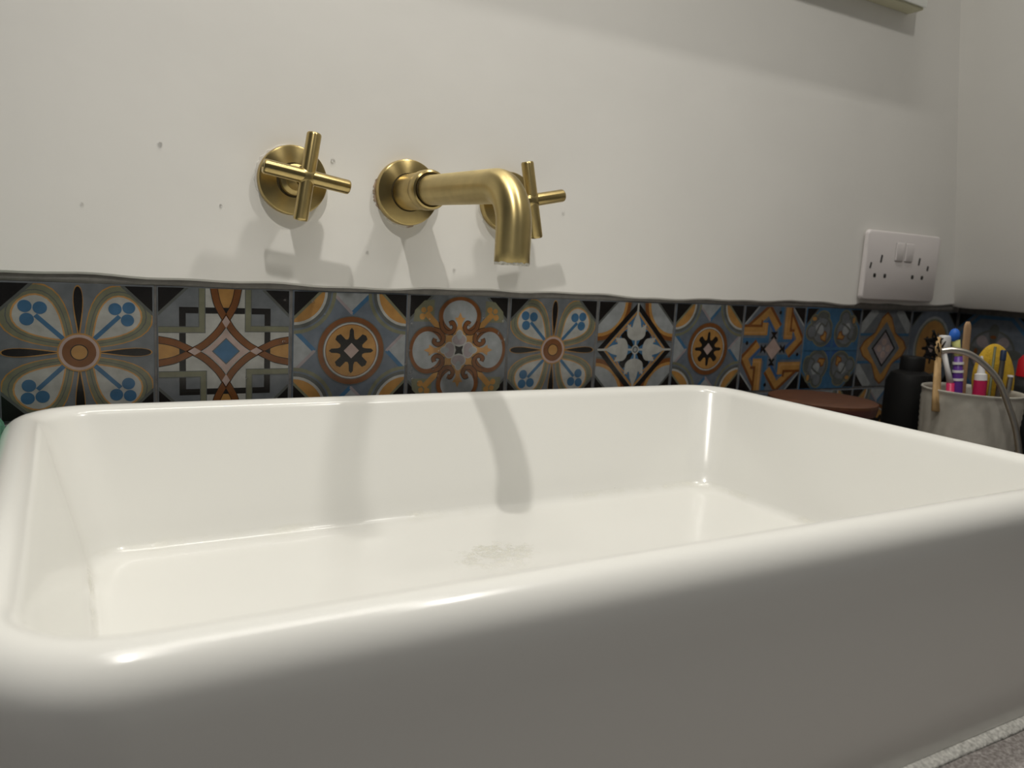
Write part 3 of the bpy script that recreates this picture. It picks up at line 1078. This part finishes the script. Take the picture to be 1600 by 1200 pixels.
obj('back_box', plate_bm(SW - 0.004, SH - 0.004, 0.0005, -0.003, 0.003), M['socket'], so, True, 35)
fp = obj('face_plate', plate_bm(SW, SH, -0.0028, -ST, 0.006), M['socket'], so, True, 35)
for cx in (-0.0105, 0.0085):
    rs = obj('rocker_surround', plate_bm(0.0080, 0.0119, -ST + 0.001, -ST - 0.0003, 0.001, 0, cx, 0.0185), M['socket_line'], so)
    r = obj('rocker_switch', plate_bm(0.0075, 0.0114, -ST + 0.001, -ST - 0.0016, 0.0012, 0, cx, 0.0185), M['socket'], rs, True, 35)
for hx, hz, hw, hh, ro in ((-0.0437, 0.0085, 0.0018, 0.0050, -0.12), (-0.0627, -0.0003, 0.0016, 0.0040, -0.2), (-0.0531, -0.0122, 0.0027, 0.0027, 0), (-0.0333, -0.0122, 0.0027, 0.0027, 0),
                           (0.0321, 0.0085, 0.0018, 0.0050, -0.12), (0.0513, 0.0006, 0.0019, 0.0034, -0.1), (0.0218, -0.0115, 0.0027, 0.0027, 0), (0.0418, -0.0115, 0.0027, 0.0027, 0)):
    obj('pin_slot', plate_bm(hw, hh, -ST + 0.001, -ST - 0.0003, min(hw, hh) * 0.6, ro, hx, hz), M['socket_hole'], fp)

# ------------------------------------------------------------------ cabinet whose underside corner shows at the top
wc = thing('wall_cabinet', 'shallow wall cabinet with pale underside, its bottom corner beside the leaning wall', 'cabinet', (0.45, PLY, 0.35))
CX0, CX1, CD, CH = -0.42, 0.474, 0.020, 0.62
obj('carcass', box_bm(CX0, CX1, -CD, 0.0, 0, CH, 0.0015), M['cabinet'], wc)
for k in range(2):
    a = CX0 + (CX1 - CX0) * k / 2
    b = CX0 + (CX1 - CX0) * (k + 1) / 2
    obj('mirror_door', box_bm(a + 0.001, b - 0.001, -CD - 0.005, -CD - 0.0002, 0.002, CH - 0.002, 0.001), M['mirror'], wc)

# ------------------------------------------------------------------ jar with wooden lid
jx, jy = 0.752, -0.084
jr = thing('lidded_jar', 'yellow jar with a round reddish wooden lid by the tiled wall', 'jar', (jx, jy, ZT))
LZ = -0.0930 - ZT
obj('jar_body', lathe_bm([(0.0, 0.044), (0.003, 0.049), (0.01, 0.051), (LZ - 0.022, 0.051), (LZ - 0.014, 0.049), (LZ - 0.0135, 0.03)], (0, 0, 0), (0, 0, 1), 48), M['jar'], jr, True, 40)
obj('lid_edge', lathe_bm([(LZ - 0.0135, 0.050), (LZ - 0.0125, 0.0545), (LZ - 0.005, 0.0562), (LZ - 0.0036, 0.0562)], (0, 0, 0), (0, 0, 1), 56), M['wood_edge'], jr, True, 40)
obj('lid', lathe_bm([(LZ - 0.0036, 0.0562), (LZ - 0.0008, 0.0560), (LZ, 0.0545), (LZ + 0.0006, 0.03)], (0, 0, 0), (0, 0, 1), 56), M['wood_lid'], jr, True, 40)

# ------------------------------------------------------------------ cup with brushes and sticks
CX, CY, CR, CZ = 0.8935, -0.1620, 0.0500, -0.0745
cup = thing('knit_pattern_cup', 'off-white cup with a raised knitted pattern holding brushes beside the basin', 'cup', (CX, CY, ZT))
Hc = CZ - ZT
bm = bmesh.new()
n, m_ = 120, 46
rings = []
for j in range(m_ + 1):
    z = 0.004 + (Hc - 0.007) * j / m_
    f = z / Hc
    r0 = 0.0405 + 0.0085 * f
    row = []
    for i in range(n):
        a = 2 * PI * i / n
        bmp = 0.0013 * abs(math.sin(i * PI / 6 * 1.0)) * abs(math.sin(j * PI / 2 + 0.4)) if 2 < j < m_ - 2 else 0
        row.append(Vector(((r0 + bmp) * math.cos(a), (r0 + bmp) * math.sin(a), z)))
    rings.append(row)


def circ(r, z):
    return [Vector((r * math.cos(2 * PI * i / n), r * math.sin(2 * PI * i / n), z)) for i in range(n)]


rings = [circ(0.034, 0.0), circ(0.039, 0.001)] + rings + [circ(0.0500, Hc - 0.0015), circ(0.0492, Hc), circ(0.0475, Hc - 0.0006), circ(0.0462, Hc - 0.004),
                                                          circ(0.0440, Hc * 0.6), circ(0.0405, 0.012), circ(0.030, 0.008)]
loft(bm, rings)
obj('cup_body', bm, M['knit'], cup, True)

ZIN = ZT + 0.010   # inside bottom of the cup


def cup_item(name, label, cat):
    return thing(name, label, cat, (CX, CY, ZIN), 'things standing in the cup')


def rel(p):
    return Vector((p[0] - CX, p[1] - CY, p[2] - ZIN))


# tall pale wooden stick with a rounded top
t = cup_item('wooden_stick', 'tall flat pale wooden stick with rounded top in the cup', 'stick')
p0, p1 = rel((0.8900, -0.160, ZIN + 0.001)), rel((0.8882, -0.1495, -0.0025))
pts = [p0.lerp(p1, k / 10) for k in range(11)]
pts[-1:] = [p0.lerp(p1, 0.965), p0.lerp(p1, 0.985), p1]
obj('stick_body', tube_bm(pts, [0.0062] * 11 + [0.0052, 0.0028], 16, flat=(0.38, 1.0)), M['stick'], t, True)

# purple toothbrush with white bands, pale yellow neck and blue bristles
t = cup_item('purple_toothbrush', 'purple toothbrush with white bands and blue bristles in the cup', 'toothbrush')
p0, p1 = rel((0.884, -0.166, ZIN + 0.001)), rel((0.8790, -0.1500, -0.0400))
hd = obj('handle', tube_bm([p0.lerp(p1, k / 8) for k in range(9)], [0.0052] * 8 + [0.004], 16), M['purple'], t, True)
for f in (0.85, 0.90, 0.95):
    obj('white_band', tube_bm([p0.lerp(p1, f), p0.lerp(p1, f + 0.015)], 0.0056, 16), M['white'], hd, True, 40)
q0, q1 = p1, rel((0.8775, -0.1450, -0.0235))
nk = obj('neck', tube_bm([q0, q0.lerp(q1, 0.5), q1], [0.004, 0.0036, 0.0048], 14), M['lime'], t, True)
bm = bmesh.new()
bmesh.ops.create_uvsphere(bm, u_segments=16, v_segments=10, radius=1)
for v in bm.verts:
    v.co = rel((0.8755, -0.1445, -0.0180)) + Vector((v.co.x * 0.0058, v.co.y * 0.0055, v.co.z * 0.0075))
obj('bristles', bm, M['blue'], nk, True)

# white toothbrush with a pink foot
t = cup_item('white_toothbrush', 'white toothbrush with square head and pink handle in the cup', 'toothbrush')
p0, p1, p2 = rel((0.876, -0.164, ZIN + 0.001)), rel((0.8712, -0.1500, -0.0690)), rel((0.8665, -0.1400, -0.0350))
obj('handle', tube_bm([p0, p0.lerp(p1, 0.5), p1], 0.0040, 14), M['pink'], t, True)
obj('neck', tube_bm([p1, p1.lerp(p2, 0.5), p2], [0.0034, 0.0026, 0.0030], 14), M['white'], t, True)
c0 = rel((0.8665, -0.1400, -0.0270))
obj('head', box_bm(c0.x - 0.0060, c0.x + 0.0060, c0.y - 0.0045, c0.y + 0.0045, c0.z - 0.0095, c0.z + 0.0085, 0.002), M['white'], t, True, 40)

# magenta tube with a white pointed cap
t = cup_item('pink_tube', 'magenta tube with white pointed nozzle in the cup', 'tube')
p0, p1, p2 = rel((0.900, -0.168, ZIN + 0.001)), rel((0.8980, -0.1665, -0.0640)), rel((0.8976, -0.1640, -0.0380))
obj('tube_body', tube_bm([p0, p0.lerp(p1, 0.5), p1], 0.0066, 18), M['pink'], t, True, 40)
obj('cap', tube_bm([p1, p1.lerp(p2, 0.25), p1.lerp(p2, 0.28), p2], [0.0064, 0.0060, 0.0042, 0.0012], 18), M['white'], t, True, 30)

# yellow oval sponge
t = cup_item('yellow_sponge', 'yellow oval face sponge standing in the cup', 'sponge')
bm = bmesh.new()
bmesh.ops.create_uvsphere(bm, u_segments=40, v_segments=24, radius=1)
ud = Vector((0.87, -0.49, 0)).normalized()
vd = Vector((0.49, 0.87, 0))
sc_ = rel((0.9255, -0.1640, -0.0620))
for v in bm.verts:
    a, b, c = v.co
    k = 1 - 0.10 * c
    v.co = sc_ + ud * a * 0.0230 * k + vd * b * 0.0090 * k + Vector((0, 0, c * 0.0370)) + ud * (-0.003 * c)
ys = obj('sponge_body', bm, M['sponge'], t, True)

# thin olive stick, dark pencil with navy tip, silver tube
t = cup_item('thin_stick', 'thin dark olive stick in front of the yellow sponge', 'stick')
p0, p1 = rel((0.905, -0.176, ZIN + 0.001)), rel((0.9062, -0.1720, -0.0270))
obj('stick_body', tube_bm([p0, p0.lerp(p1, 0.5), p1], [0.0016, 0.0016, 0.0013], 10), M['green_stick'], t, True)
t = cup_item('dark_pencil', 'dark grey pencil with navy tip in front of the yellow sponge', 'pencil')
p0, p1, p2 = rel((0.908, -0.182, ZIN + 0.001)), rel((0.9110, -0.1790, -0.0410)), rel((0.9120, -0.1780, -0.0300))
obj('barrel', tube_bm([p0, p0.lerp(p1, 0.5), p1], 0.0026, 12), M['dark_metal'], t, True, 40)
obj('tip', tube_bm([p1, p1.lerp(p2, 0.9), p2], [0.0030, 0.0030, 0.0024], 12), M['navy'], t, True, 40)
t = cup_item('silver_tube', 'short leaning silver tube at the edge of the cup', 'tube')
p0, p1 = rel((0.900, -0.192, ZIN + 0.001)), rel((0.9215, -0.1840, -0.0585))
obj('barrel', tube_bm([p0, p0.lerp(p1, 0.5), p1], 0.0028, 14), M['steel'], t, True, 40)
obj('end_cap', tube_bm([p1, p1 + (p1 - p0).normalized() * 0.0022], 0.0031, 14), M['white'], t, True, 40)

# bamboo brush hanging over the rim, black bristles up
bx = thing('bamboo_brush', 'bamboo brush with black bristles hooked over the rim of the cup', 'brush', (0.846, -0.152, CZ), 'things standing in the cup')


def relb(p):
    return Vector((p[0] - 0.846, p[1] + 0.152, p[2] - CZ))


a, b = relb((0.8420, -0.1560, -0.0975)), relb((0.8540, -0.1430, -0.0420))
obj('handle', tube_bm([a, a.lerp(b, 0.3), a.lerp(b, 0.6), b], [0.0058, 0.0058, 0.0054, 0.0042], 16, flat=(0.55, 1.0)), M['bamboo'], bx, True)
c_ = b + (b - a).normalized() * 0.022
bh = obj('head', tube_bm([b, b.lerp(c_, 0.5), c_], [0.0042, 0.0048, 0.003], 14, flat=(0.6, 1.0)), M['bamboo'], bx, True)
bm = bmesh.new()
rg = random.Random(4)
for k in range(46):
    f = rg.uniform(-0.15, 1.0)
    q = b.lerp(c_, f) + Vector((rg.uniform(-0.003, 0.003), 0, 0))
    e = q + Vector((rg.uniform(-0.011, 0.004), rg.uniform(-0.006, 0.010), rg.uniform(-0.001, 0.012)))
    tube_bm([q, q.lerp(e, 0.5), e], [0.0011, 0.0010, 0.0006], 5, bm)
obj('bristles', bm, M['black'], bh)

# bent steel tube standing in front of the cup
st = thing('bent_steel_tube', 'thin bent steel tube arching in front of the cup', 'tube', (0.868, -0.249, ZT))
crv = [(0.8140, -0.1700, -0.0315), (0.8210, -0.1790, -0.0295), (0.8310, -0.1900, -0.0325), (0.8420, -0.2010, -0.0430), (0.8500, -0.2110, -0.0570),
       (0.8560, -0.2200, -0.0790), (0.8610, -0.2300, -0.1080), (0.8650, -0.2400, -0.1600), (0.8675, -0.2480, ZT + 0.0028)]
crv = [Vector((p[0] - 0.868, p[1] + 0.249, p[2] - ZT)) for p in crv]
obj('tube_body', tube_bm(catmull(crv, 8), 0.0031, 16), M['steel'], st, True)

# black bottle behind, between jar and cup
bb = thing('black_bottle', 'matt black bottle standing between the wooden-lidded jar and the cup', 'bottle', (0.9120, -0.0770, ZT))
hb = -0.050 - ZT
obj('bottle_body', lathe_bm([(0, 0.024), (0.003, 0.0265), (hb - 0.030, 0.0265), (hb - 0.020, 0.022), (hb - 0.016, 0.013)], (0, 0, 0), (0, 0, 1), 40), M['black'], bb, True, 40)
obj('cap', lathe_bm([(hb - 0.017, 0.0135), (hb - 0.002, 0.0135), (hb, 0.012)], (0, 0, 0), (0, 0, 1), 32), M['black'], bb, True, 40)
# dark bottle with red top beyond the cup
rb = thing('red_topped_bottle', 'dark bottle with a red top beside the yellow sponge', 'bottle', (0.9920, -0.1660, ZT))
hb = -0.062 - ZT
obj('bottle_body', lathe_bm([(0, 0.022), (0.003, 0.0245), (hb - 0.012, 0.0245), (hb - 0.004, 0.020), (hb, 0.012)], (0, 0, 0), (0, 0, 1), 40), M['black'], rb, True, 40)
obj('cap', lathe_bm([(hb, 0.0125), (hb + 0.018, 0.0120), (hb + 0.024, 0.008)], (0, 0, 0), (0, 0, 1), 32), M['red'], rb, True, 40)

# ------------------------------------------------------------------ green cloth at the other side of the basin
gc = bmesh.new()
bmesh.ops.create_cube(gc, size=1)
bmesh.ops.subdivide_edges(gc, edges=gc.edges[:], cuts=14, use_grid_fill=True)
rg = random.Random(9)
for v in gc.verts:
    x, y, z = v.co * 2
    k = (abs(x) ** 6 + abs(y) ** 6 + abs(z) ** 6) ** (1 / 6)
    x, y, z = x / k, y / k, z / k
    wv = 0.06 * math.sin(9 * z + 2 * y) + 0.05 * math.sin(11 * y + 3 * z)
    v.co = Vector((x * (0.056 + 0.03 * wv), y * (0.055 + 0.03 * wv), 0.0725 + z * 0.072 + (0.004 * math.sin(7 * x + 5 * y) if z > 0.5 else 0)))
g = obj('green_cloth', gc, M['green_cloth'], None, True)
g.location = (-0.050, -0.064, ZT + 0.0005)
tag(g, 'rumpled green terry cloth beside the basin by the wall', 'cloth')

# ------------------------------------------------------------------ water drops
bm = bmesh.new()
bmesh.ops.create_uvsphere(bm, u_segments=14, v_segments=10, radius=1)
for v in bm.verts:
    v.co = Vector((v.co.x, v.co.y * 0.45, v.co.z * (1.15 if v.co.z < 0 else 1.0)))
dm = bpy.data.meshes.new('water_drop')
bm.to_mesh(dm)
bm.free()
dm.polygons.foreach_set('use_smooth', [True] * len(dm.polygons))
dm.materials.append(M['drop'])
rg = random.Random(21)


def drop(x, y, z, r, label, group):
    o = bpy.data.objects.new('water_drop', dm)
    COL.objects.link(o)
    o.location = (x, y, z)
    o.scale = (r, r, r)
    tag(o, label, 'drop', group)


for k in range(34):
    drop(rg.uniform(0.16, 0.46) if k % 3 else rg.uniform(0.29, 0.40), -0.0008, rg.uniform(-0.078, -0.003), rg.uniform(0.0006, 0.0013),
         'tiny clear water drop clinging to the patterned tiles behind the basin', 'drops on the tiles')
for x, z, r in ((0.1056, 0.1017, 0.0017), (0.2332, 0.1041, 0.0019), (0.4562, 0.0811, 0.0015), (0.1476, 0.0616, 0.0012), (0.2643, 0.0331, 0.0014), (0.345, 0.022, 0.0015), (0.055, 0.055, 0.0011)):
    drop(x, PLY - 0.0001, z, r, 'tiny clear water drop clinging to the white wall near the taps', 'drops on the wall')
